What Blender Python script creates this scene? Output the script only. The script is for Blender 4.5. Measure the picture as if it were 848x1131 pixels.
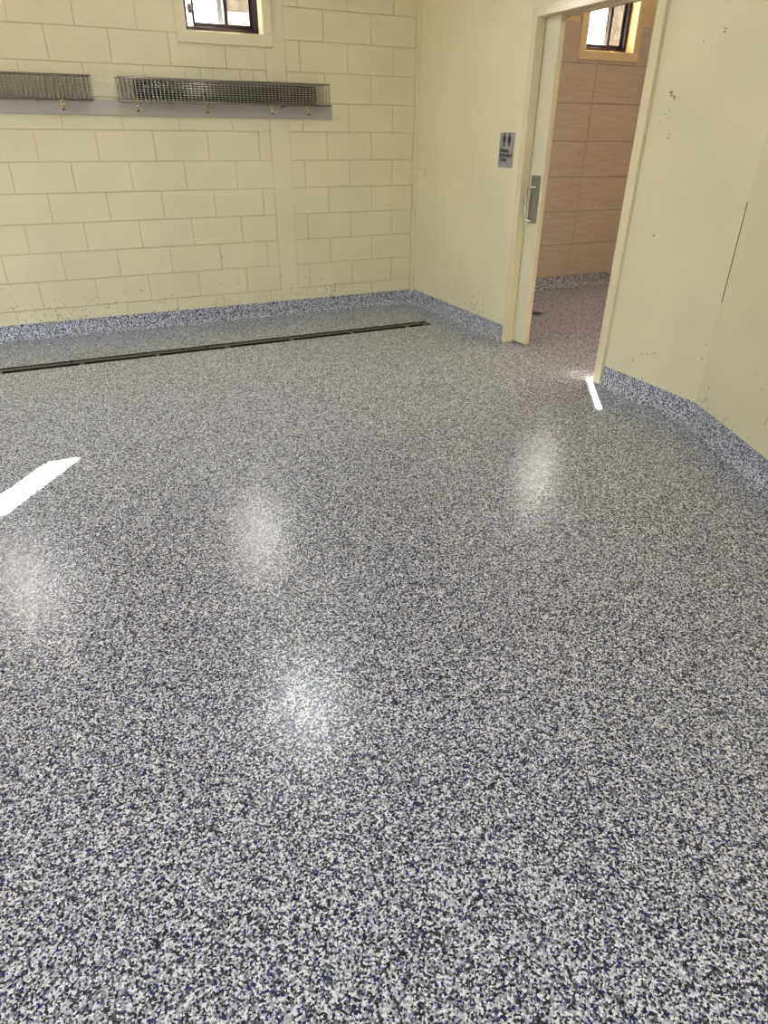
import bpy, bmesh, math, random
from mathutils import Matrix, Vector

# ------------------------------------------------------------------ clear
for o in list(bpy.data.objects):
    bpy.data.objects.remove(o, do_unlink=True)
scene = bpy.context.scene
COL = scene.collection
random.seed(11)

# ------------------------------------------------------------------ camera
cam_d = bpy.data.cameras.new('camera')
cam = bpy.data.objects.new('camera', cam_d)
COL.objects.link(cam)
cam_d.sensor_fit = 'HORIZONTAL'
cam_d.sensor_width = 36.0
cam_d.lens = 36.0 * 717.25 / 848.0
cam_d.clip_start = 0.05
cam.matrix_world = Matrix(((0.90437, 0.208296, -0.372461, -3.038),
                           (-0.426701, 0.454306, -0.782005, -5.759),
                           (0.006323, 0.866152, 0.499741, 1.387),
                           (0, 0, 0, 1)))
scene.camera = cam

# ------------------------------------------------------------------ world, sun, exposure
world = bpy.data.worlds.new('sky')
scene.world = world
world.use_nodes = True
wn = world.node_tree.nodes
wn['Background'].inputs[0].default_value = (0.88, 0.94, 1.0, 1)
wn['Background'].inputs[1].default_value = 4.0

SUN_DIR = Vector((-0.682, -1.0, -0.829)).normalized()
sun_d = bpy.data.lights.new('sun', 'SUN')
sun_d.energy = 140.0
sun_d.angle = math.radians(0.55)
sun_d.color = (1.0, 0.94, 0.85)
sun = bpy.data.objects.new('sun', sun_d)
COL.objects.link(sun)
sun.rotation_euler = SUN_DIR.to_track_quat('-Z', 'Y').to_euler()
sun.location = (8, 10, 9)

vs = scene.view_settings
scene.display_settings.display_device = 'sRGB'
vs.view_transform = 'Standard'
vs.look = 'None'
vs.exposure = 0.60
vs.gamma = 1.0
vs.use_curve_mapping = False


# ------------------------------------------------------------------ materials
def srgb(r, g, b):
    f = lambda c: (c / 12.92 if c <= 0.04045 else ((c + 0.055) / 1.055) ** 2.4)
    return (f(r / 255), f(g / 255), f(b / 255), 1)


class N:
    """tiny node helper"""
    def __init__(self, name):
        self.m = bpy.data.materials.new(name)
        self.m.use_nodes = True
        self.t = self.m.node_tree
        self.b = self.t.nodes['Principled BSDF']

    def n(self, typ, **kw):
        x = self.t.nodes.new(typ)
        for k, v in kw.items():
            if k in x.inputs.keys():
                x.inputs[k].default_value = v
            else:
                setattr(x, k, v)
        return x

    def l(self, a, b):
        self.t.links.new(a, b)

    def ramp(self, stops, interp='LINEAR'):
        r = self.n('ShaderNodeValToRGB')
        cr = r.color_ramp
        cr.interpolation = interp
        while len(cr.elements) < len(stops):
            cr.elements.new(0.5)
        for e, (p, c) in zip(cr.elements, stops):
            e.position = p
            e.color = c
        return r

    def mix(self, fac, a, b, mode='MIX'):
        x = self.n('ShaderNodeMix', data_type='RGBA', blend_type=mode)
        for s, v in ((0, fac), (6, a), (7, b)):
            if hasattr(v, 'is_output'):
                self.l(v, x.inputs[s])
            else:
                x.inputs[s].default_value = v
        return x.outputs[2]


def simple(name, col, rough=0.5, metal=0.0, noise=0.06, nscale=6.0, bump=0.0, bscale=200.0, spec=0.5, streak=None):
    k = N(name)
    tc = k.n('ShaderNodeTexCoord')
    nz = k.n('ShaderNodeTexNoise', Scale=nscale, Detail=4.0)
    src = tc.outputs['Object']
    if streak:
        mp = k.n('ShaderNodeMapping')
        mp.inputs['Scale'].default_value = streak
        k.l(src, mp.inputs['Vector'])
        src = mp.outputs[0]
    k.l(src, nz.inputs['Vector'])
    lo = tuple(c * (1 - noise) for c in col[:3]) + (1,)
    hi = tuple(min(1, c * (1 + noise)) for c in col[:3]) + (1,)
    r = k.ramp([(0.3, lo), (0.7, hi)])
    k.l(nz.outputs['Fac'], r.inputs[0])
    k.l(r.outputs[0], k.b.inputs['Base Color'])
    k.b.inputs['Roughness'].default_value = rough
    k.b.inputs['Metallic'].default_value = metal
    k.b.inputs['Specular IOR Level'].default_value = spec
    if bump:
        bn = k.n('ShaderNodeTexNoise', Scale=bscale, Detail=3.0)
        k.l(tc.outputs['Object'], bn.inputs['Vector'])
        bp = k.n('ShaderNodeBump', Strength=bump, Distance=0.002)
        k.l(bn.outputs['Fac'], bp.inputs['Height'])
        k.l(bp.outputs[0], k.b.inputs['Normal'])
    return k.m


def make_flake():
    k = N('flake_epoxy')
    tc = k.n('ShaderNodeTexCoord')
    geo = k.n('ShaderNodeNewGeometry')
    pos = geo.outputs['Position']
    # wobble so that the chips have ragged outlines
    wn_ = k.n('ShaderNodeTexNoise', Scale=260.0, Detail=2.0)
    k.l(pos, wn_.inputs['Vector'])
    add = k.n('ShaderNodeVectorMath', operation='MULTIPLY_ADD')
    k.l(wn_.outputs['Color'], add.inputs[0])
    add.inputs[1].default_value = (0.004, 0.004, 0.004)
    k.l(pos, add.inputs[2])
    W = srgb(239, 241, 249); LG = srgb(194, 198, 211); MG = srgb(147, 151, 165)
    DG = srgb(84, 87, 100); BK = srgb(24, 25, 32); BL = srgb(38, 45, 116); NB = srgb(62, 68, 110)

    def layer(scale, stops):
        v = k.n('ShaderNodeTexVoronoi', Scale=scale, Randomness=1.0)
        k.l(add.outputs[0], v.inputs['Vector'])
        s = k.n('ShaderNodeSeparateColor')
        k.l(v.outputs['Color'], s.inputs[0])
        r = k.ramp(stops, 'CONSTANT')
        k.l(s.outputs[0], r.inputs[0])
        return r.outputs[0], s.outputs[1]
    c1, _ = layer(200.0, [(0.0, BK), (0.10, DG), (0.24, NB), (0.29, MG), (0.50, LG), (0.74, W)])
    c2, m2 = layer(245.0, [(0.0, BK), (0.32, BL), (0.44, DG), (0.60, MG), (0.72, LG), (0.84, W)])
    gt = k.n('ShaderNodeMath', operation='GREATER_THAN')
    k.l(m2, gt.inputs[0])
    gt.inputs[1].default_value = 0.52
    col = k.mix(gt.outputs[0], c1, c2)
    k.l(col, k.b.inputs['Base Color'])
    k.b.inputs['Roughness'].default_value = 0.22
    k.b.inputs['IOR'].default_value = 1.5
    b1 = k.n('ShaderNodeTexNoise', Scale=120.0, Detail=2.0)
    k.l(pos, b1.inputs['Vector'])
    bp = k.n('ShaderNodeBump', Strength=0.35, Distance=0.0012)
    k.l(b1.outputs['Fac'], bp.inputs['Height'])
    k.l(bp.outputs[0], k.b.inputs['Normal'])
    return k.m


def make_paint(name, col, rough, dirt, chip_hi):
    """cream wall paint; grime and knocked-off chips gather low on the wall"""
    k = N(name)
    geo = k.n('ShaderNodeNewGeometry')
    pos = geo.outputs['Position']
    sep = k.n('ShaderNodeSeparateXYZ')
    k.l(pos, sep.inputs[0])
    n1 = k.n('ShaderNodeTexNoise', Scale=2.2, Detail=5.0)
    k.l(pos, n1.inputs['Vector'])
    r1 = k.ramp([(0.3, tuple(c * 0.95 for c in col[:3]) + (1,)), (0.7, tuple(min(1, c * 1.04) for c in col[:3]) + (1,))])
    k.l(n1.outputs['Fac'], r1.inputs[0])
    # scuffs: sparse dark flecks
    n2 = k.n('ShaderNodeTexNoise', Scale=34.0, Detail=6.0, Roughness=0.62)
    k.l(pos, n2.inputs['Vector'])
    n3 = k.n('ShaderNodeTexNoise', Scale=3.1, Detail=3.0)
    k.l(pos, n3.inputs['Vector'])
    hgt = k.n('ShaderNodeMapRange')
    k.l(sep.outputs[2], hgt.inputs[0])
    hgt.inputs[1].default_value = 0.1
    hgt.inputs[2].default_value = chip_hi
    hgt.inputs[3].default_value = 0.12
    hgt.inputs[4].default_value = -0.03
    sm = k.n('ShaderNodeMath', operation='ADD')
    k.l(n2.outputs['Fac'], sm.inputs[0])
    k.l(hgt.outputs[0], sm.inputs[1])
    sm2 = k.n('ShaderNodeMath', operation='MULTIPLY_ADD')
    k.l(n3.outputs['Fac'], sm2.inputs[0])
    sm2.inputs[1].default_value = 0.28
    k.l(sm.outputs[0], sm2.inputs[2])
    rr = k.ramp([(0.86, (0, 0, 0, 1)), (0.90, (1, 1, 1, 1))])
    k.l(sm2.outputs[0], rr.inputs[0])
    fm = k.n('ShaderNodeMath', operation='MULTIPLY')
    k.l(rr.outputs[0], fm.inputs[0])
    fm.inputs[1].default_value = dirt
    c = k.mix(fm.outputs[0], r1.outputs[0], srgb(92, 84, 66))
    k.l(c, k.b.inputs['Base Color'])
    k.b.inputs['Roughness'].default_value = rough
    bn = k.n('ShaderNodeTexNoise', Scale=90.0, Detail=4.0)
    k.l(pos, bn.inputs['Vector'])
    bp = k.n('ShaderNodeBump', Strength=0.22, Distance=0.0025)
    k.l(bn.outputs['Fac'], bp.inputs['Height'])
    k.l(bp.outputs[0], k.b.inputs['Normal'])
    return k.m


def make_tile():
    k = N('tile_stone')
    oi = k.n('ShaderNodeObjectInfo')
    geo = k.n('ShaderNodeNewGeometry')
    mp = k.n('ShaderNodeMapping')
    mp.inputs['Scale'].default_value = (2.2, 2.2, 26)
    k.l(geo.outputs['Position'], mp.inputs['Vector'])
    off = k.n('ShaderNodeVectorMath', operation='ADD')
    k.l(mp.outputs[0], off.inputs[0])
    k.l(oi.outputs['Random'], off.inputs[1])
    nz = k.n('ShaderNodeTexNoise', Scale=1.6, Detail=6.0, Roughness=0.6)
    k.l(off.outputs[0], nz.inputs['Vector'])
    r = k.ramp([(0.25, srgb(186, 166, 148)), (0.75, srgb(210, 190, 170))])
    k.l(nz.outputs['Fac'], r.inputs[0])
    k.l(r.outputs[0], k.b.inputs['Base Color'])
    k.b.inputs['Roughness'].default_value = 0.42
    return k.m


def make_emit(name, col, s):
    k = N(name)
    k.b.inputs['Base Color'].default_value = (0.9, 0.9, 0.9, 1)
    k.b.inputs['Emission Color'].default_value = col
    k.b.inputs['Emission Strength'].default_value = s
    return k.m


def make_clear_glass():
    k = N('clear_glass')
    out = k.t.nodes['Material Output']
    tr = k.n('ShaderNodeBsdfTransparent')
    tr.inputs[0].default_value = (0.93, 0.95, 0.94, 1)
    gl = k.n('ShaderNodeBsdfGlossy', Roughness=0.02)
    mx = k.n('ShaderNodeMixShader')
    mx.inputs[0].default_value = 0.04
    k.l(tr.outputs[0], mx.inputs[1])
    k.l(gl.outputs[0], mx.inputs[2])
    k.l(mx.outputs[0], out.inputs[0])
    return k.m


def make_frosted(name, clear):
    k = N(name)
    out = k.t.nodes['Material Output']
    tl = k.n('ShaderNodeBsdfTranslucent')
    tl.inputs[0].default_value = (0.92, 0.92, 0.95, 1)
    gl = k.n('ShaderNodeBsdfGlossy', Roughness=0.25)
    mx = k.n('ShaderNodeMixShader')
    mx.inputs[0].default_value = 0.06
    k.l(tl.outputs[0], mx.inputs[1])
    k.l(gl.outputs[0], mx.inputs[2])
    tp = k.n('ShaderNodeBsdfTransparent')
    tp.inputs[0].default_value = (0.95, 0.96, 0.97, 1)
    m2 = k.n('ShaderNodeMixShader')
    m2.inputs[0].default_value = clear
    k.l(mx.outputs[0], m2.inputs[1])
    k.l(tp.outputs[0], m2.inputs[2])
    k.l(m2.outputs[0], out.inputs[0])
    return k.m


CREAM = srgb(222, 216, 182)
M = dict(
    flake=make_flake(),
    block=make_paint('cream_block_paint', CREAM, 0.5, 0.62, 0.95),
    wall=make_paint('cream_wall_paint', CREAM, 0.42, 0.5, 0.9),
    mortar=simple('cream_mortar', srgb(200, 193, 158), 0.6),
    trim=simple('cream_trim_paint', srgb(224, 217, 184), 0.3, bump=0.1),
    gloss=simple('cream_gloss_paint', srgb(224, 215, 180), 0.16, noise=0.03),
    leaf=simple('door_paint', srgb(216, 211, 182), 0.35, noise=0.03, bump=0.1),
    edge=simple('door_edge_lit', srgb(226, 212, 178), 0.45, noise=0.08, nscale=12, streak=(8, 8, 0.6)),  # yellower than the leaf: warm light on the edge put into the colour
    ceiling=simple('ceiling_white', srgb(232, 230, 222), 0.7, noise=0.02),
    bathpaint=simple('bath_cream_paint', srgb(222, 200, 152), 0.5, noise=0.03),
    grout=simple('tile_grout', srgb(96, 80, 66), 0.8),
    tile=make_tile(),
    steel=simple('galvanised_wire', srgb(146, 142, 130), 0.3, 0.9, noise=0.15, nscale=60),
    brushed=simple('brushed_steel', srgb(140, 136, 120), 0.42, 0.45, noise=0.1, nscale=40, streak=(1, 1, 20)),
    chrome=simple('chrome', srgb(200, 200, 198), 0.15, 1.0, noise=0.02),
    rail=simple('grey_rail_paint', srgb(178, 175, 164), 0.42, noise=0.04, bump=0.05),
    hook=simple('cream_hook_metal', srgb(228, 214, 170), 0.3, 0.2, noise=0.05),
    dark=simple('dark_hook_tip_shade', srgb(60, 54, 44), 0.4, 0.3),
    roll=simple('dark_glossy_roll', srgb(36, 33, 33), 0.22, 0.0, noise=0.2, nscale=9, bump=0.3, bscale=14),
    alu=simple('bronze_aluminium', srgb(56, 44, 46), 0.34, 0.5, noise=0.06),
    latch=simple('bronze_latch', srgb(96, 82, 84), 0.4, 0.3),
    screen=simple('grey_screen_frame', srgb(150, 152, 158), 0.5),
    clear=make_clear_glass(),
    frost=make_frosted('obscure_glass', 0.0),
    frost_light=make_frosted('lightly_obscured_glass', 0.5),
    drain=simple('drain_dark_steel', srgb(70, 68, 62), 0.4, 0.7, noise=0.2, nscale=14),
    strip=simple('drain_strip_steel', srgb(84, 82, 76), 0.42, 0.6, noise=0.25, nscale=7),
    trough=simple('drain_trough_black', srgb(16, 16, 15), 0.7),
    sign=simple('sign_grey', srgb(150, 150, 147), 0.45, 0.1, noise=0.03),
    ink=simple('sign_black', srgb(20, 20, 20), 0.6),
    chip=simple('bare_plaster_chip', srgb(136, 128, 104), 0.8, noise=0.2, nscale=40),
    crack=simple('open_crack', srgb(52, 46, 34), 0.9),
    box=simple('painted_box', srgb(224, 216, 176), 0.4),
    concrete=simple('outside_paving', srgb(106, 98, 92), 0.9, noise=0.2, nscale=2),
    brick=simple('tan_brick', srgb(104, 90, 74), 0.85, noise=0.5, nscale=9),
    fence=simple('white_fence_paint', srgb(238, 238, 234), 0.6),
    roof=simple('grey_roof', srgb(140, 140, 140), 0.6),
    leafg=simple('shrub_green', srgb(108, 124, 62), 0.6, noise=0.3, nscale=30),
    bark=simple('bark', srgb(110, 88, 66), 0.8),
    housing=simple('lamp_housing', srgb(235, 235, 232), 0.4),
    led=make_emit('led_diffuser', (0.95, 1.0, 0.99, 1), 24.0),
    fill_back=make_emit('rear_fill_diffuser', (1.0, 0.97, 0.98, 1), 34.0),  # for the added lamps near and behind the viewer
    fill_warm=make_emit('warm_fill_diffuser', (1.0, 0.85, 0.67, 1), 92.0),  # for the lamp added to warm and brighten the washroom
)


# ------------------------------------------------------------------ mesh helpers
def tag(o, label=None, cat=None, group=None, kind=None):
    for k, v in (('label', label), ('category', cat), ('group', group), ('kind', kind)):
        if v:
            o[k] = v
    return o


def link(name, mesh, mat, parent=None, smooth=False):
    o = bpy.data.objects.new(name, mesh)
    COL.objects.link(o)
    if mat is not None and not mesh.materials:
        mesh.materials.append(mat)
    if smooth:
        for p in mesh.polygons:
            p.use_smooth = True
    if parent is not None:
        o.parent = parent
    return o


def empty(name, loc=(0, 0, 0)):
    o = bpy.data.objects.new(name, None)
    COL.objects.link(o)
    o.location = loc
    o.empty_display_size = 0.05
    return o


class MB:
    def __init__(self):
        self.bm = bmesh.new()

    def box(self, x0, x1, y0, y1, z0, z1, bevel=0.0, seg=1):
        ret = bmesh.ops.create_cube(self.bm, size=1.0)
        vs_ = ret['verts']
        for v in vs_:
            v.co = Vector(((x0 + x1) / 2 + v.co.x * (x1 - x0), (y0 + y1) / 2 + v.co.y * (y1 - y0), (z0 + z1) / 2 + v.co.z * (z1 - z0)))
        if bevel:
            es = list({e for v in vs_ for e in v.link_edges})
            bmesh.ops.bevel(self.bm, geom=es, offset=bevel, segments=seg, affect='EDGES', profile=0.5)
        return self

    def cyl(self, p0, p1, r0, r1=None, seg=12):
        r1 = r0 if r1 is None else r1
        p0, p1 = Vector(p0), Vector(p1)
        d = p1 - p0
        q = d.to_track_quat('Z', 'Y').to_matrix().to_4x4()
        bmesh.ops.create_cone(self.bm, cap_ends=True, segments=seg, radius1=r0, radius2=r1, depth=d.length,
                              matrix=Matrix.Translation((p0 + p1) / 2) @ q)
        return self

    def tube(self, pts, r, seg=8):
        pts = [Vector(p) for p in pts]
        rings = []
        up = Vector((0.3, 0.2, 1)).normalized()
        for i, p in enumerate(pts):
            t = (pts[min(i + 1, len(pts) - 1)] - pts[max(i - 1, 0)]).normalized()
            a = t.cross(up)
            if a.length < 1e-3:
                a = t.cross(Vector((1, 0, 0)))
            a.normalize()
            b = t.cross(a)
            rr = r[i] if isinstance(r, (list, tuple)) else r
            rings.append([self.bm.verts.new(p + a * rr * math.cos(2 * math.pi * j / seg) + b * rr * math.sin(2 * math.pi * j / seg)) for j in range(seg)])
        for A, B in zip(rings, rings[1:]):
            for j in range(seg):
                self.bm.faces.new((A[j], A[(j + 1) % seg], B[(j + 1) % seg], B[j]))
        self.bm.faces.new(rings[0][::-1])
        self.bm.faces.new(rings[-1])
        return self

    def prism(self, poly, axis, a, b):
        """extrude a 2-D polygon along an axis (0 x, 1 y, 2 z) from a to b"""
        def P(u, v, w):
            return ((w, u, v), (u, w, v), (u, v, w))[axis]
        A = [self.bm.verts.new(P(u, v, a)) for u, v in poly]
        B = [self.bm.verts.new(P(u, v, b)) for u, v in poly]
        n = len(poly)
        for i in range(n):
            self.bm.faces.new((A[i], A[(i + 1) % n], B[(i + 1) % n], B[i]))
        self.bm.faces.new(A[::-1])
        self.bm.faces.new(B)
        return self

    def xform(self, mat):
        bmesh.ops.transform(self.bm, matrix=mat, verts=self.bm.verts)
        return self

    def mesh(self, name):
        bmesh.ops.recalc_face_normals(self.bm, faces=self.bm.faces)
        me = bpy.data.meshes.new(name)
        self.bm.to_mesh(me)
        self.bm.free()
        return me

    def build(self, name, mat, parent=None, smooth=False):
        return link(name, self.mesh(name), mat, parent, smooth)


def struct(o, label, cat):
    return tag(o, label, cat, kind='structure')


def panel_with_holes(x0, x1, z0, z1, holes, y0, y1):
    """wall slab in xz with rectangular holes (hx0,hx1,hz0,hz1)"""
    xs = sorted({x0, x1, *[h[0] for h in holes], *[h[1] for h in holes]})
    b = MB()
    for a, c in zip(xs, xs[1:]):
        mid = (a + c) / 2
        hs = sorted((h[2], h[3]) for h in holes if h[0] < mid < h[1])
        z = z0
        for lo, hi in hs:
            if lo - z > 1e-4:
                b.box(a, c, y0, y1, z, lo)
            z = hi
        if z1 - z > 1e-4:
            b.box(a, c, y0, y1, z, z1)
    return b


CEIL = 2.75
WIN = [(-1.883, -1.322, 2.036, 2.60), (-4.08, -3.52, 2.036, 2.60)]
BWIN = (1.686, 2.248, 2.085, 2.66)

# ------------------------------------------------------------------ floor with the drain slot
DX0, DX1, DY0, DY1 = -5.0, -0.26, -0.855, -0.715
f = MB()
f.box(-5.8, 3.5, DY1, 0.19, -0.15, 0)
f.box(-5.8, 3.5, -8.7, DY0, -0.15, 0)
f.box(-5.8, DX0, DY0, DY1, -0.15, 0)
f.box(DX1, 3.5, DY0, DY1, -0.15, 0)
f.box(DX0, DX1, DY0, DY1, -0.15, -0.06)
floor = f.build('floor', M['flake'])
struct(floor, 'grey, white and blue flake epoxy floor with a glossy clear coat', 'floor')

# ------------------------------------------------------------------ ceiling
c = MB().box(-5.8, 3.5, -8.7, 0.19, CEIL, CEIL + 0.12)
struct(c.build('ceiling', M['ceiling']), 'plain white ceiling above the room', 'ceiling')

# ------------------------------------------------------------------ back wall of painted blocks
wb = panel_with_holes(-5.8, 0.0, 0, CEIL, WIN, 0.007, 0.19).build('wall_back', M['mortar'])
struct(wb, 'cream painted concrete block wall with a small high window', 'wall')
block_cache = {}


def block(x0, x1, z0, z1, rnd=True):
    w, h = x1 - x0, z1 - z0
    if w < 0.015 or h < 0.015:
        return
    # is a window in the way?
    for a, b, lo, hi in WIN:
        if x0 < b and x1 > a and z0 < hi and z1 > lo:
            if x0 < a - 0.01:
                block(x0, a, z0, z1)
            if x1 > b + 0.01:
                block(b, x1, z0, z1)
            xa, xb_ = max(x0, a), min(x1, b)
            if z0 < lo - 0.005:
                block(xa, xb_, z0, lo)
            if z1 > hi + 0.005:
                block(xa, xb_, hi, z1)
            return
    gx = random.choice((0.001, 0.0016, 0.0022)) if rnd else 0.0
    gz = random.choice((0.0016, 0.0022, 0.0028)) if rnd else 0.0
    key = (round(w, 3), round(h, 3), gx, gz)
    if key not in block_cache:
        block_cache[key] = MB().box(-w / 2 + gx, w / 2 - gx, -0.0, 0.02, -h / 2 + gz, h / 2 - gz, 0.0012).mesh('block')
    o = link('block', block_cache[key], M['block'], wb)
    o.location = ((x0 + x1) / 2, random.uniform(-0.0012, 0.0012) if rnd else 0.0006, (z0 + z1) / 2)
    if rnd:
        o.rotation_euler = (random.uniform(-0.006, 0.006), 0, random.uniform(-0.003, 0.003))


PL, PR = -1.313, -1.155      # rendered strip between the two runs of blocks
XB = -3.013
zc = [0.0, 0.22] + [0.22 + 0.2 * i for i in range(1, 13)] + [CEIL]
zc = sorted(set(round(z, 3) for z in zc))
for i in range(len(zc) - 1):
    z0, z1 = zc[i], zc[i + 1]
    kk = round((z1 - 1.42) / 0.2)        # 0: the course just under z 1.42
    even = (kk % 2 == 0)
    # left run
    ph = XB if even else XB - 0.2
    j = math.floor((-5.79 - ph) / 0.4)
    xs = [ph + 0.4 * q for q in range(j, 14)]
    xs = [-5.79] + [x for x in xs if -5.77 < x < PL - 0.03] + [PL]
    if kk == 2:                            # half blocks under the window
        xs = sorted(xs + [-1.92, -1.72, -1.52])
        xs = [x for q, x in enumerate(xs) if q == 0 or x - xs[q - 1] > 0.09]
        xs[-1] = PL
    for a, b in zip(xs, xs[1:]):
        block(a, b, z0, z1)
    # right run
    ph = -0.041 if even else -0.241
    xs = [PR] + [x for x in sorted(ph - 0.4 * q for q in range(4)) if x > PR + 0.05] + ([-0.036] if not even else [])
    xs = sorted(set(xs))
    if xs[-1] < -0.05:
        xs.append(-0.036)
    for a, b in zip(xs, xs[1:]):
        block(a, b, z0, z1)
sp = MB().box(PL, PR, 0.0004, 0.02, 0, CEIL).build('rendered_strip', M['block'], wb)
MB().box(-0.036, 0.0, -0.012, 0.02, 0.1, CEIL, 0.004, 2).build('corner_strip', M['trim'], wb)

# ------------------------------------------------------------------ door wall (plane x = 0) with the sliding-door cavity
DL, DR, DH = -1.576, -2.604, 2.047
w = MB()
w.box(0, 0.052, -1.540, 0.19, 0, CEIL)           # front skin
w.box(0.125, 0.165, -1.540, 0.19, 0, CEIL)       # rear skin
w.box(0, 0.165, -2.645, -1.540, 2.085, CEIL)     # above the opening
w.box(0, 0.165, -3.44, -2.645, 0, CEIL)
wr = w.build('wall_right', M['wall'])
struct(wr, 'smooth cream wall around the sliding door opening', 'wall')

# angled wall
K0 = Vector((0.0, -3.40, 0))
ADIR = Vector((-0.293, -0.668, 0)).normalized()
ANG = math.atan2(ADIR.y, ADIR.x)
AM = Matrix.Translation(K0) @ Matrix.Rotation(ANG, 4, 'Z')
# local: x along the wall, -y?  find the room side
wa = MB().box(0, 5.8, 0, 0.16, 0, CEIL)
wa.xform(AM)
wa_o = wa.build('wall_angled', M['wall'])
struct(wa_o, 'smooth cream wall turning towards the viewer on the right', 'wall')
ck = MB().box(-0.0006, 0.0006, -0.003, 0.0006, 0.66, 1.13)
ck.xform(Matrix.Translation(K0 + Vector((0, 0, 0))) @ Matrix.Rotation(ANG, 4, 'Z'))
ck.build('crack', M['crack'], wa_o)

# remaining walls of the room
wl = MB()
wl.box(-5.8, -5.6, -8.7, -2.5, 0, CEIL)
wl.box(-5.8, -5.6, -2.5, -1.1, 2.1, CEIL)
wl.box(-5.8, -5.6, -1.1, 0.0, 0, CEIL)
struct(wl.build('wall_left', M['wall']), 'unseen cream side wall with an opening added to let daylight in', 'wall')  # the gap is added to throw daylight on the door wall
struct(panel_with_holes(-5.6, 0.4, 0, CEIL, [(-5.0, -3.0, 0.0, 2.2)], -8.7, -8.5).build('wall_front', M['wall']), 'cream wall behind the viewer with a wide opening added for fill light', 'wall')  # unseen opening added for daylight from behind

# ------------------------------------------------------------------ bathroom shell
bb = panel_with_holes(0.165, 3.3, 0, CEIL, [BWIN], 0.0, 0.19).build('wall_bath_back', M['bathpaint'])
struct(bb, 'tiled washroom wall with cream paint above the tiles', 'wall')
gb = panel_with_holes(0.2, 3.25, 0.0, 2.29, [(1.62, 2.31, 2.02, 2.29)], -0.012, 0.0)
gb.build('grout_bed', M['grout'], bb)
tx = [0.25, 0.65, 1.25, 1.85, 2.45, 3.05, 3.25]
tz = [0.0, 0.125] + [0.125 + 0.3105 * i for i in range(1, 8)]
tz[-1] = 2.29
tcache = {}


def tile(x0, x1, z0, z1):
    ax, bx, lo = 1.615, 2.315, 2.015
    if x0 < bx and x1 > ax and z1 > lo + 0.01:
        if x0 < ax:
            tile(x0, ax, z0, z1)
        if x1 > bx:
            tile(bx, x1, z0, z1)
        if z0 < lo:
            tile(max(x0, ax), min(x1, bx), z0, lo)
        return
    k = (round(x1 - x0, 3), round(z1 - z0, 3))
    if k[0] < 0.02 or k[1] < 0.01:
        return
    if k not in tcache:
        tcache[k] = MB().box(-k[0] / 2 + .0018, k[0] / 2 - .0018, -0.005, 0.005, -k[1] / 2 + .0018, k[1] / 2 - .0018, 0.0008).mesh('tile')
    o = link('tile', tcache[k], M['tile'], bb)
    o.location = ((x0 + x1) / 2, -0.0150, (z0 + z1) / 2)


for a, b in zip(tz, tz[1:]):
    for p, q in zip(tx, tx[1:]):
        tile(p, q, a, b)
struct(MB().box(3.25, 3.4, -4.2, 0.0, 0, CEIL).build('wall_bath_right', M['tile']), 'tiled washroom side wall out of sight', 'wall')
struct(MB().box(0.165, 3.25, -4.2, -4.0, 0, CEIL).build('wall_bath_front', M['tile']), 'tiled washroom end wall out of sight', 'wall')


# ------------------------------------------------------------------ coved skirting of flake epoxy
def cove_profile(h=0.121, t=0.007, r=0.05):
    pts = [(0.0, 0.0), (0.0, h), (t * 0.6, h), (t, h - 0.003), (t, r)]
    for i in range(1, 7):
        a = i / 6 * math.pi / 2
        pts.append((t + r - r * math.cos(a), r - r * math.sin(a)))
    pts[-1] = (t + r, 0.0004)
    return pts


def cove(name, path, label, close=True):
    """path: floor points with the room on the right-hand side of travel"""
    prof = cove_profile()
    b = MB()
    P = [Vector((x, y, 0)) for x, y in path]
    rings = []
    for i, p in enumerate(P):
        d0 = (P[i] - P[i - 1]).normalized() if i > 0 else None
        d1 = (P[i + 1] - P[i]).normalized() if i < len(P) - 1 else None
        n0 = Vector((d0.y, -d0.x, 0)) if d0 else None
        n1 = Vector((d1.y, -d1.x, 0)) if d1 else None
        if n0 is None:
            m = n1
        elif n1 is None:
            m = n0
        else:
            m = (n0 + n1)
            m = m / m.dot(n0)
        rings.append([b.bm.verts.new(p + m * d + Vector((0, 0, z))) for d, z in prof])
    for A, B in zip(rings, rings[1:]):
        for j in range(len(prof) - 1):
            b.bm.faces.new((A[j], A[j + 1], B[j + 1], B[j]))
    b.bm.faces.new(rings[0])
    b.bm.faces.new(rings[-1][::-1])
    o = b.build(name, M['flake'])
    struct(o, label, 'skirting')
    return o


cove('baseboard_back', [(-5.6, 0), (0, 0)], 'coved flake epoxy skirting along the block wall')
cove('baseboard_right', [(0, 0), (0, -1.515)], 'coved flake epoxy skirting between the corner and the door')
KE = K0 + ADIR * 5.4
cove('baseboard_angled', [(0, -2.672), (0, -3.40), (KE.x, KE.y)], 'coved flake epoxy skirting bending round the right-hand walls')
cove('baseboard_bath', [(0.166, -0.0205), (3.25, -0.0205)], 'coved flake epoxy skirting under the washroom tiles')

# ------------------------------------------------------------------ door frame and sliding door
tr = empty('trim_1', (0, -2.09, 0))
struct(tr, 'cream painted frame of the sliding door opening', 'door frame')


def rel(o, root):
    o.parent = root
    o.matrix_parent_inverse = root.matrix_world.inverted() if False else Matrix.Translation(-Vector(root.location))
    return o


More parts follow.
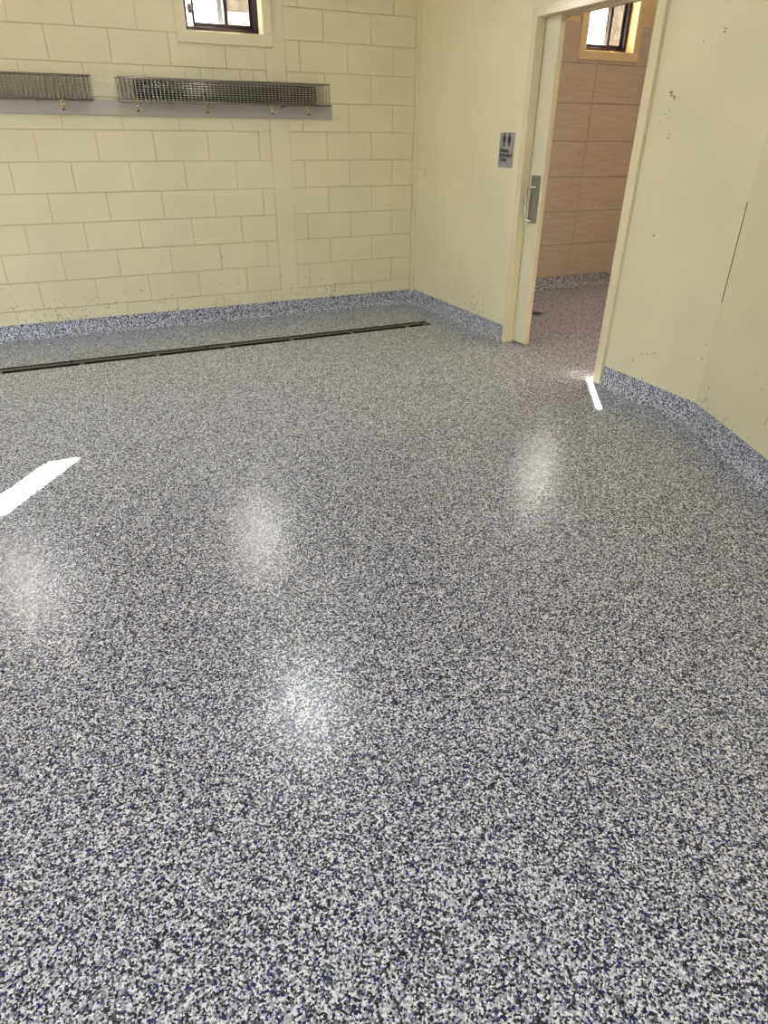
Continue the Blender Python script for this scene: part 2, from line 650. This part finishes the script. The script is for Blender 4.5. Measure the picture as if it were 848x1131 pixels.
rel(MB().box(-0.006, 0.062, -1.576, -1.523, 0.001, 2.10, 0.002, 2).build('left_jamb', M['gloss']), tr)
rel(MB().box(0.122, 0.170, -1.576, -1.523, 0.001, 2.10, 0.002, 2).build('rear_jamb', M['gloss']), tr)
rel(MB().box(-0.022, 0.170, -2.667, -2.604, 0.001, 2.10, 0.003, 2).build('right_jamb', M['gloss']), tr)
rel(MB().box(-0.012, 0.062, -2.604, -1.576, 2.047, 2.10, 0.002, 2).build('head', M['gloss']), tr)
rel(MB().box(0.122, 0.170, -2.604, -1.576, 2.047, 2.10, 0.002, 2).build('rear_head', M['gloss']), tr)
rel(MB().box(0.062, 0.122, -2.604, -1.576, 2.075, 2.10).build('track', M['brushed']), tr)

dr = empty('door_1', (0.087, -1.22, 0.008))
struct(dr, 'cream sliding door pushed back into the wall beside the opening', 'door')
rel(MB().box(0.068, 0.106, -1.719, -0.72, 0.012, 2.07, 0.001).build('leaf', M['leaf']), dr)
e = rel(MB().box(0.067, 0.107, -1.7245, -1.719, 0.012, 2.07, 0.001).build('edge_strip', M['edge']), dr)
e['label'] = 'door edge with its yellowish light put into the colour'
hp = rel(MB().box(0.0655, 0.0682, -1.701, -1.598, 0.865, 1.166, 0.0008).build('handle_plate', M['brushed']), dr)
hp['label'] = 'brushed steel pull plate'
pts = []
xh = 0.022
for i in range(7):
    a = i / 6 * math.pi / 2
    pts.append((xh + 0.03 * (1 - math.sin(a)) if False else 0.066 - 0.03 * math.sin(a) - 0.002, -1.650 + 0, 0))
hpts = [(0.066, -1.672, 1.093), (0.050, -1.660, 1.094), (0.040, -1.640, 1.092), (0.034, -1.622, 1.084), (0.031, -1.612, 1.068), (0.030, -1.609, 1.045),
        (0.030, -1.609, 0.93), (0.031, -1.612, 0.905), (0.034, -1.622, 0.889), (0.040, -1.640, 0.880), (0.050, -1.660, 0.877), (0.066, -1.672, 0.877)]
hd = rel(MB().tube(hpts, 0.0055, 8).build('pull_handle', M['chrome'], None, True), dr)
hd['label'] = 'bright bent-rod pull handle'

# ------------------------------------------------------------------ washroom sign
sg = empty('washroom_sign', (0, -1.359, 1.204))
tag(sg, 'small grey washroom sign with two black figures beside the door', 'sign')
rel(MB().box(-0.004, 0.0, -1.447, -1.271, 1.204, 1.422, 0.001).build('plate', M['sign']), sg)


def sign_poly(name, poly, cy, cz, s):
    b = MB()
    # figure drawn in (u to the viewer's right, v up); the viewer's right is -y here
    b.prism([(cy - u * s, cz + v * s) for u, v in poly], 0, -0.0052, -0.0038)
    return rel(b.build(name, M['ink']), sg)


def circ(r, cx, cy, n=14):
    return [(cx + r * math.cos(2 * math.pi * i / n), cy + r * math.sin(2 * math.pi * i / n)) for i in range(n)]


man = [(-.13, .74), (.13, .74), (.17, .70), (.17, .36), (.12, .36), (.10, .64), (.095, .64), (.09, 0), (.01, 0), (0, .38), (-.01, 0), (-.09, 0), (-.095, .64), (-.10, .64), (-.12, .36), (-.17, .36), (-.17, .70)]
woman = [(-.11, .74), (.11, .74), (.15, .70), (.23, .42), (.18, .40), (.12, .60), (.19, .26), (.09, .26), (.08, 0), (.015, 0), (.01, .26), (-.01, .26), (-.015, 0), (-.08, 0), (-.09, .26), (-.19, .26), (-.12, .60), (-.18, .40), (-.23, .42), (-.15, .70)]
for nm, poly, cy in (('man_figure', man, -1.327), ('woman_figure', woman, -1.389)):
    body = sign_poly(nm, poly, cy, 1.338, 0.088)
    hb = MB()
    hb.prism([(cy - u * 0.088, 1.338 + v * 0.088) for u, v in circ(.085, 0, .85)], 0, -0.0052, -0.0038)
    h_ = hb.build('figure_head', M['ink'])
    h_.parent = body


def text_mesh(name, s, size):
    cu = bpy.data.curves.new(name, 'FONT')
    cu.body = s
    cu.size = size
    cu.extrude = 0.0006
    cu.offset = size * 0.018
    to = bpy.data.objects.new(name, cu)
    COL.objects.link(to)
    dg = bpy.context.evaluated_depsgraph_get()
    me = bpy.data.meshes.new_from_object(to.evaluated_get(dg))
    bpy.data.objects.remove(to, do_unlink=True)
    return me


for i, s in enumerate(('Unisex', 'Ambulant', 'Toilet')):
    me = text_mesh('lettering', s, 0.039)
    o = link('lettering', me, M['ink'])
    # text x -> -y, text y -> z, text z -> -x
    o.matrix_world = Matrix(((0, 0, -1, -0.0045), (-1, 0, 0, -1.281), (0, 1, 0, 1.300 - i * 0.029), (0, 0, 0, 1)))
    mw = o.matrix_world.copy()
    o.parent = sg
    o.matrix_parent_inverse = Matrix.Translation(-Vector(sg.location))
br = MB()
for i in range(16):
    for j in range(3):
        if (i * 7 + j * 5) % 3:
            br.cyl((-0.0038, -1.287 - i * 0.009, 1.222 + j * 0.0045), (-0.0050, -1.287 - i * 0.009, 1.222 + j * 0.0045), 0.0013, seg=6)
rel(br.build('braille_dots', M['sign']), sg)

# small box near the corner
sb = empty('wall_box', (0, -0.125, 1.09))
tag(sb, 'small cream painted box high on the wall by the corner', 'junction box')
rel(MB().box(-0.022, 0.0, -0.175, -0.075, 1.09, 1.155, 0.003, 2).build('box_body', M['box']), sb)
rel(MB().box(-0.025, -0.022, -0.170, -0.080, 1.095, 1.150, 0.001).build('box_cover', M['box']), sb)


# ------------------------------------------------------------------ windows
def window(name, x0, x1, z0, z1, tx0, tx1, tz0, trim_mat, label, mull, tz1=None, glass='frost'):
    root = empty(name, ((x0 + x1) / 2, 0.0, z0))
    struct(root, label, 'window')
    tz1 = tz1 or z1 + 0.07
    b = MB()
    yb, yf = 0.0, -0.026
    b.box(tx0, tx1, yf, yb, tz0, z0, 0.002)
    b.box(tx0, tx1, yf, yb, z1, tz1, 0.002)
    b.box(tx0, x0, yf, yb, z0, z1, 0.002)
    b.box(x1, tx1, yf, yb, z0, z1, 0.002)
    rel(b.build('surround', trim_mat), root)
    # reveal lining
    b = MB()
    b.box(x0 - 0.004, x0 + 0.004, -0.016, 0.19, z0, z1)
    b.box(x1 - 0.004, x1 + 0.004, -0.016, 0.19, z0, z1)
    b.box(x0, x1, -0.016, 0.19, z0 - 0.006, z0 + 0.004)
    b.box(x0, x1, -0.016, 0.19, z1 - 0.004, z1 + 0.004)
    rel(b.build('lining', trim_mat), root)
    y0, y1 = 0.072, 0.135
    a, c, lo, hi = x0 + 0.004, x1 - 0.004, z0 + 0.004, z1 - 0.004
    fw = 0.034
    b = MB()
    b.box(a, c, y0, y1, lo, lo + 0.032, 0.002)
    b.box(a, c, y0, y1, hi - 0.032, hi, 0.002)
    b.box(a, a + 0.034, y0, y1, lo + 0.032, hi - 0.032, 0.002)
    b.box(c - fw, c, y0, y1, lo + 0.032, hi - 0.032, 0.002)
    fr_ = rel(b.build('frame', M['alu']), root)
    # sliding sash, left half, pulled a little off its jamb
    s0, s1 = a + 0.070, mull
    b = MB()
    ys0, ys1 = 0.080, 0.100
    b.box(s0, s1, ys0, ys1, lo + 0.028, lo + 0.058, 0.0015)
    b.box(s0, s1, ys0, ys1, hi - 0.058, hi - 0.028, 0.0015)
    b.box(s0, s0 + 0.020, ys0, ys1, lo + 0.058, hi - 0.058, 0.0015)
    b.box(s1 - 0.028, s1, ys0, ys1, lo + 0.058, hi - 0.058, 0.0015)
    rel(b.build('sash', M['alu']), root)
    p = rel(MB().box(s0 + 0.018, s1 - 0.026, 0.088, 0.092, lo + 0.056, hi - 0.056).build('pane', M[glass]), root)
    p['label'] = 'white obscure glass'
    # fixed light, right half, behind
    b = MB()
    yf0, yf1 = 0.108, 0.126
    b.box(mull - 0.024, c - fw, yf0, yf1, lo + 0.030, lo + 0.062, 0.0015)
    b.box(mull - 0.024, c - fw, yf0, yf1, hi - 0.062, hi - 0.030, 0.0015)
    b.box(mull - 0.014, mull, yf0, yf1, lo + 0.062, hi - 0.062, 0.0015)
    b.box(c - fw - 0.022, c - fw, yf0, yf1, lo + 0.062, hi - 0.062, 0.0015)
    rel(b.build('fixed_sash', M['alu']), root)
    rel(MB().box(mull - 0.002, c - fw - 0.020, 0.115, 0.119, lo + 0.060, hi - 0.060).build('pane', M['clear']), root)
    # strip of obscure glass left of the sash
    rel(MB().box(a + 0.020, s0 + 0.004, 0.115, 0.119, lo + 0.030, hi - 0.030).build('pane', M[glass]), root)
    # screen stile seen as a grey bar
    rel(MB().box(mull - 0.079, mull - 0.040, 0.070, 0.0795, lo + 0.058, hi - 0.058, 0.001).build('screen_stile', M['screen']), root)
    # latch
    b = MB()
    b.box(s0 - 0.030, s0 + 0.004, 0.062, 0.080, z0 + 0.110, z0 + 0.165, 0.003, 2)
    b.box(s0 - 0.050, s0 - 0.028, 0.066, 0.076, z0 + 0.142, z0 + 0.150, 0.001)
    rel(b.build('latch', M['latch']), root)
    return root


window('window_1', *WIN[0], -1.951, -1.254, 1.964, M['trim'], 'small dark framed sliding window above the hook rail', -1.548)
window('window_2', *WIN[1], -4.148, -3.452, 1.964, M['trim'], 'small dark framed sliding window further along the block wall', -3.745)
window('window_3', *BWIN, 1.61, 2.32, 2.015, M['bathpaint'], 'small dark framed sliding window seen through the doorway', 2.04, 2.73, 'frost_light')

# ------------------------------------------------------------------ rail with hooks
RX1 = -0.794
rail = MB().box(-5.2, RX1, -0.021, -0.0015, 1.509, 1.610, 0.003, 2).build('hook_rail', M['rail'])
tag(rail, 'long flat grey board fixed along the block wall below the mesh shelves', 'rail')


def coat_hook(x, label):
    r = empty('coat_hook', (x, -0.021, 1.543))
    r.scale = (1.25, 1.15, 1.12)
    tag(r, label, 'hook', 'coat hooks along the grey rail')
    b = MB()
    b.box(-0.011, 0.011, -0.004, 0.0, 0.012, 0.056, 0.002, 2)
    b.build('back_plate', M['hook'], r)
    b = MB()
    b.tube([(0, -0.003, 0.046), (0, -0.016, 0.048), (0, -0.028, 0.056), (0, -0.034, 0.068)], [0.005, 0.005, 0.005, 0.007], 8)
    b.build('upper_prong', M['hook'], r, True)
    for s in (-1, 1):
        b = MB()
        b.tube([(s * .004, -0.003, 0.020), (s * .007, -0.014, 0.006), (s * .009, -0.026, 0.000), (s * .010, -0.036, 0.006), (s * .010, -0.040, 0.014)], 0.0042, 8)
        p = b.build('lower_prong', M['hook'], r, True)
    b = MB().cyl((0, -0.0035, 0.036), (0, -0.0055, 0.036), 0.0045, seg=10)
    b.build('screw', M['dark'], r)
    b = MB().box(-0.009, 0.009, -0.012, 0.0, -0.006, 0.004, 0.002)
    b.build('shadow_lug', M['dark'], r)  # dark block for the hook's dark lower end and its shadow, put into colour
    return r


for x, lb in ((-2.786, 'cream coat hook under the left-hand mesh shelf'),
              (-2.294, 'cream coat hook under the left end of the right-hand mesh shelf'),
              (-1.797, 'cream coat hook, second from the left under the right-hand shelf'),
              (-1.293, 'cream coat hook, third from the left under the right-hand shelf'),
              (-0.998, 'cream coat hook nearest the right end of the grey rail')):
    coat_hook(x, lb)


# ------------------------------------------------------------------ wire mesh shelves
def mesh_shelf(name, x0, x1, label):
    yf, yk, zb, zt = -0.165, -0.026, 1.597, 1.735
    r = empty(name, ((x0 + x1) / 2, yk, zb))
    tag(r, label, 'shelf', 'wire mesh shelves on the block wall')
    R = 0.0023

    def grid(pn, kind):
        b = MB()
        nx = int(round((x1 - x0) / 0.027))
        if kind == 'bottom':
            n2 = 9
            for i in range(nx + 1):
                x = x0 + (x1 - x0) * i / nx
                b.cyl((x, yf, zb), (x, yk, zb), R, seg=5)
            for j in range(1, n2):
                y = yf + (yk - yf) * j / n2
                b.cyl((x0, y, zb + R), (x1, y, zb + R), R, seg=5)
        else:
            y = yf if kind == 'front' else yk
            n2 = 10
            for i in range(nx + 1):
                x = x0 + (x1 - x0) * i / nx
                b.cyl((x, y, zb), (x, y, zt), R, seg=5)
            for j in range(1, n2):
                z = zb + (zt - zb) * j / n2
                b.cyl((x0 - 0.004, y - R, z), (x1 + 0.004, y - R, z), R, seg=5)
        o = b.build(pn, M['steel'])
        rel(o, r)
        o['kind'] = 'stuff'
        return o
    grid('front_mesh', 'front')
    grid('bottom_mesh', 'bottom')
    grid('back_mesh', 'back')
    for nm, y, z, rad in (('top_rod', yf, zt, 0.0045), ('lower_rod', yf, zb, 0.0050), ('back_rod', yk, zt, 0.0040), ('back_lower_rod', yk, zb, 0.0040)):
        rel(MB().cyl((x0 - 0.006, y, z), (x1 + 0.006, y, z), rad, seg=8).build(nm, M['steel'], None, True), r)
    for xx in (x0 + 0.35, x1 - 0.35):
        b = MB().tube([(xx, -0.021, 1.585), (xx, -0.030, 1.588), (xx, -0.17, 1.590)], 0.005, 8)
        rel(b.build('bracket', M['steel'], None, True), r)
    return r


def front(xw, d=0.165):
    """apparent position on the wall plane -> position in the plane of the shelf front"""
    return -3.038 + (xw + 3.038) * (5.759 - d) / 5.759


mesh_shelf('mesh_shelf', front(-2.393), front(-0.805), 'long galvanised wire mesh shelf holding a dark roll, below the window')
mesh_shelf('mesh_shelf', -4.45, front(-2.580), 'galvanised wire mesh shelf at the left edge, standing empty')

# dark roll lying in the right-hand shelf
b = MB()
rx0, rx1 = -2.30, -0.965
npt = 24
pts, rad = [], []
for i in range(npt + 1):
    t = i / npt
    pts.append((rx0 + (rx1 - rx0) * t, -0.094 + 0.003 * math.sin(9 * t), 1.666 + 0.0025 * math.sin(7 * t + 1)))
    rad.append(0.0655 + 0.0018 * math.sin(23 * t) + 0.0012 * math.sin(51 * t))
b.tube(pts, rad, 20)
for v in b.bm.verts:
    v.co.y = -0.094 + (v.co.y + 0.094) * 0.86
roll = b.build('dark_roll', M['roll'], None, True)
tag(roll, 'dark glossy roll lying inside the right-hand wire mesh shelf', 'roll')

# ------------------------------------------------------------------ channel drain
dn = empty('channel_drain', ((DX0 + DX1) / 2, (DY0 + DY1) / 2, -0.06))
tag(dn, 'long narrow dark channel drain set in the floor along the block wall', 'drain')
b = MB()
b.box(DX0, DX1, DY0, DY1, -0.0595, -0.056)
b.box(DX0, DX1, DY0, DY0 + 0.004, -0.056, -0.001)
b.box(DX0, DX1, DY1 - 0.004, DY1, -0.056, -0.001)
b.box(DX1 - 0.004, DX1, DY0 + 0.004, DY1 - 0.004, -0.056, -0.001)
rel(b.build('trough', M['trough']), dn)
SW0, SW1 = DY0 + 0.056, DY1 - 0.030
L = DX1 - DX0
nseg = 5
for i in range(nseg):
    a = DX0 + L * i / nseg + 0.004
    c_ = DX0 + L * (i + 1) / nseg - 0.004
    if i == nseg - 1:
        c_ -= 0.06
    rel(MB().box(a, c_, SW0, SW1, -0.0030, -0.0012, 0.0006).build('cover_strip', M['strip']), dn)
x = DX1 - 0.22
while x > DX0 + 0.1:
    rel(MB().box(x - 0.016, x + 0.016, DY0 + 0.004, SW0, -0.0030, -0.0012, 0.0006).build('bridge_tab', M['strip']), dn)
    rel(MB().box(x - 0.010, x + 0.010, SW1, DY1 - 0.004, -0.012, -0.007, 0.001).build('bridge_tab', M['drain']), dn)
    x -= 0.512
b = MB()
b.box(DX1 - 0.062, DX1 - 0.004, DY0 + 0.03, DY1 - 0.03, -0.009, -0.005, 0.001)
rel(b.build('end_plate', M['drain']), dn)
b = MB().cyl((DX1 - 0.04, DY1 - 0.05, -0.0052), (DX1 - 0.04, DY1 - 0.05, -0.0045), 0.016, seg=16)
rel(b.build('lift_hole', M['trough']), dn)

# round floor waste in the washroom
fw_ = empty('floor_waste', (0.80, -0.88, 0.0))
tag(fw_, 'small round dark floor waste in the washroom beyond the door', 'drain')
MB().cyl((0, 0, 0.0003), (0, 0, 0.003), 0.072, seg=28).build('rim', M['drain'], fw_)
b = MB()
for i in range(-3, 4):
    hw = math.sqrt(max(0, 0.058 ** 2 - (i * 0.016) ** 2))
    b.box(-hw, hw, i * 0.016 - 0.004, i * 0.016 + 0.004, 0.003, 0.0045)
b.build('grate', M['trough'], fw_)


# ------------------------------------------------------------------ ceiling light, and unseen fill lamps added
def ceiling_light(x, y, rad, mat, label):
    r = empty('ceiling_light', (x, y, CEIL))
    tag(r, label, 'light', 'round ceiling lights')
    b = MB().cyl((0, 0, -0.045), (0, 0, -0.001), rad + 0.02, rad + 0.02, 40)
    b.build('housing', M['housing'], r)
    b = MB().cyl((0, 0, -0.056), (0, 0, -0.0455), rad * 0.96, rad, 40)
    b.build('diffuser', mat, r)
    return r


ceiling_light(-1.96, -2.01, 0.21, M['led'], 'round ceiling light above the middle of the room')
ceiling_light(-3.0, -6.1, 0.17, M['fill_back'], 'unseen round fill lamp added above and behind the viewer')  # added fill, brightens the near floor
ceiling_light(-4.9, -4.9, 0.17, M['fill_back'], 'unseen round fill lamp added over the left side of the room')  # added fill, placed where the floor mirrors it out of view
ceiling_light(1.75, -2.4, 0.15, M['fill_warm'], 'unseen round warm fill lamp added in the washroom')  # added fill: no lamp is visible here, it warms the tiles

# ------------------------------------------------------------------ paint chips on the smooth walls
def chip(px, pz, plane, s, n=1, spread=0.0):
    for _ in range(n):
        b = MB()
        k = random.randint(6, 9)
        ex = random.uniform(0.5, 1.6)
        poly = []
        for i in range(k):
            a = 2 * math.pi * i / k
            rr = s * random.uniform(0.45, 1.1)
            poly.append((math.cos(a) * rr * ex, math.sin(a) * rr / ex * 0.8))
        cu, cz = px + random.uniform(-spread, spread), pz + random.uniform(-spread, spread)
        b.prism([(cu + u, cz + v) for u, v in poly], 0, -0.0006, 0.0004)
        if plane == 'door':
            b.build('paint_chip', M['chip'], wr)
        else:
            b.build('paint_chip', M['chip'], wa_o)


for u, v, s, n, sp_ in ((-2.80, 1.585, .010, 4, .018), (-2.78, 1.50, .004, 5, .03), (-2.83, 1.40, .005, 3, .012), (-2.93, 1.80, .005, 1, 0),
                        (-3.05, 1.83, .008, 2, .008), (-2.86, 0.92, .008, 1, 0), (-3.02, 0.30, .007, 2, .02), (-2.95, 0.42, .004, 1, 0),
                        (-0.55, 0.42, .006, 5, .05), (-0.35, 0.55, .005, 4, .06), (-0.9, 0.75, .006, 1, 0), (-1.1, 0.62, .004, 2, .08),
                        (-0.95, 1.55, .005, 1, 0), (-1.3, 0.34, .005, 2, .05), (-0.8, 0.50, .006, 2, .06)):
    chip(u, v, 'door', s, n, sp_)

# ------------------------------------------------------------------ outside: ground, tan brick house, white fence, shrub
struct(MB().box(-40, 40, -40, 40, -0.40, -0.16).build('ground', M['concrete']), 'dark grey paved ground outside', 'ground')
hs = empty('brick_house', (5.0, 6.0, -0.16))
tag(hs, 'tan brick building outside the windows', 'building')
rel(MB().box(-0.2, 12.0, 6.0, 9.0, -0.16, 5.2).build('brick_wall', M['brick']), hs)
rel(MB().box(-0.5, 12.3, 5.7, 9.3, 5.2, 5.35).build('roof', M['roof']), hs)
fe = MB()
fe.box(-3.0, 2.0, 4.0, 4.05, -0.16, 2.70)
fn = fe.build('white_fence', M['fence'])
tag(fn, 'white boundary fence outside the window above the hook rail', 'fence')
sh = empty('shrub', (-0.45, 3.7, -0.16))
tag(sh, 'thin leafy shrub in front of the white fence outside', 'shrub')
b = MB().tube([(0, 0, 0), (0.02, 0, 1.2), (-0.03, 0, 2.55)], [0.025, 0.018, 0.006], 6)
b.build('stem', M['bark'], sh, True)
b = MB()
for i in range(90):
    a = random.uniform(0, 6.28)
    z = random.uniform(1.2, 2.72)
    rr = random.uniform(0.02, 0.20)
    p = Vector((rr * math.cos(a) - 0.02, rr * math.sin(a), z))
    d = Vector((random.uniform(-1, 1), random.uniform(-1, 1), random.uniform(-.4, 1))).normalized()
    s_ = d.cross(Vector((0.2, 0.5, 0.9))).normalized() * 0.014
    vs4 = [b.bm.verts.new(q) for q in (p, p + d * 0.03 + s_, p + d * 0.07, p + d * 0.03 - s_)]
    b.bm.faces.new(vs4)
lv = b.build('leaves', M['leafg'], sh)
lv['kind'] = 'stuff'
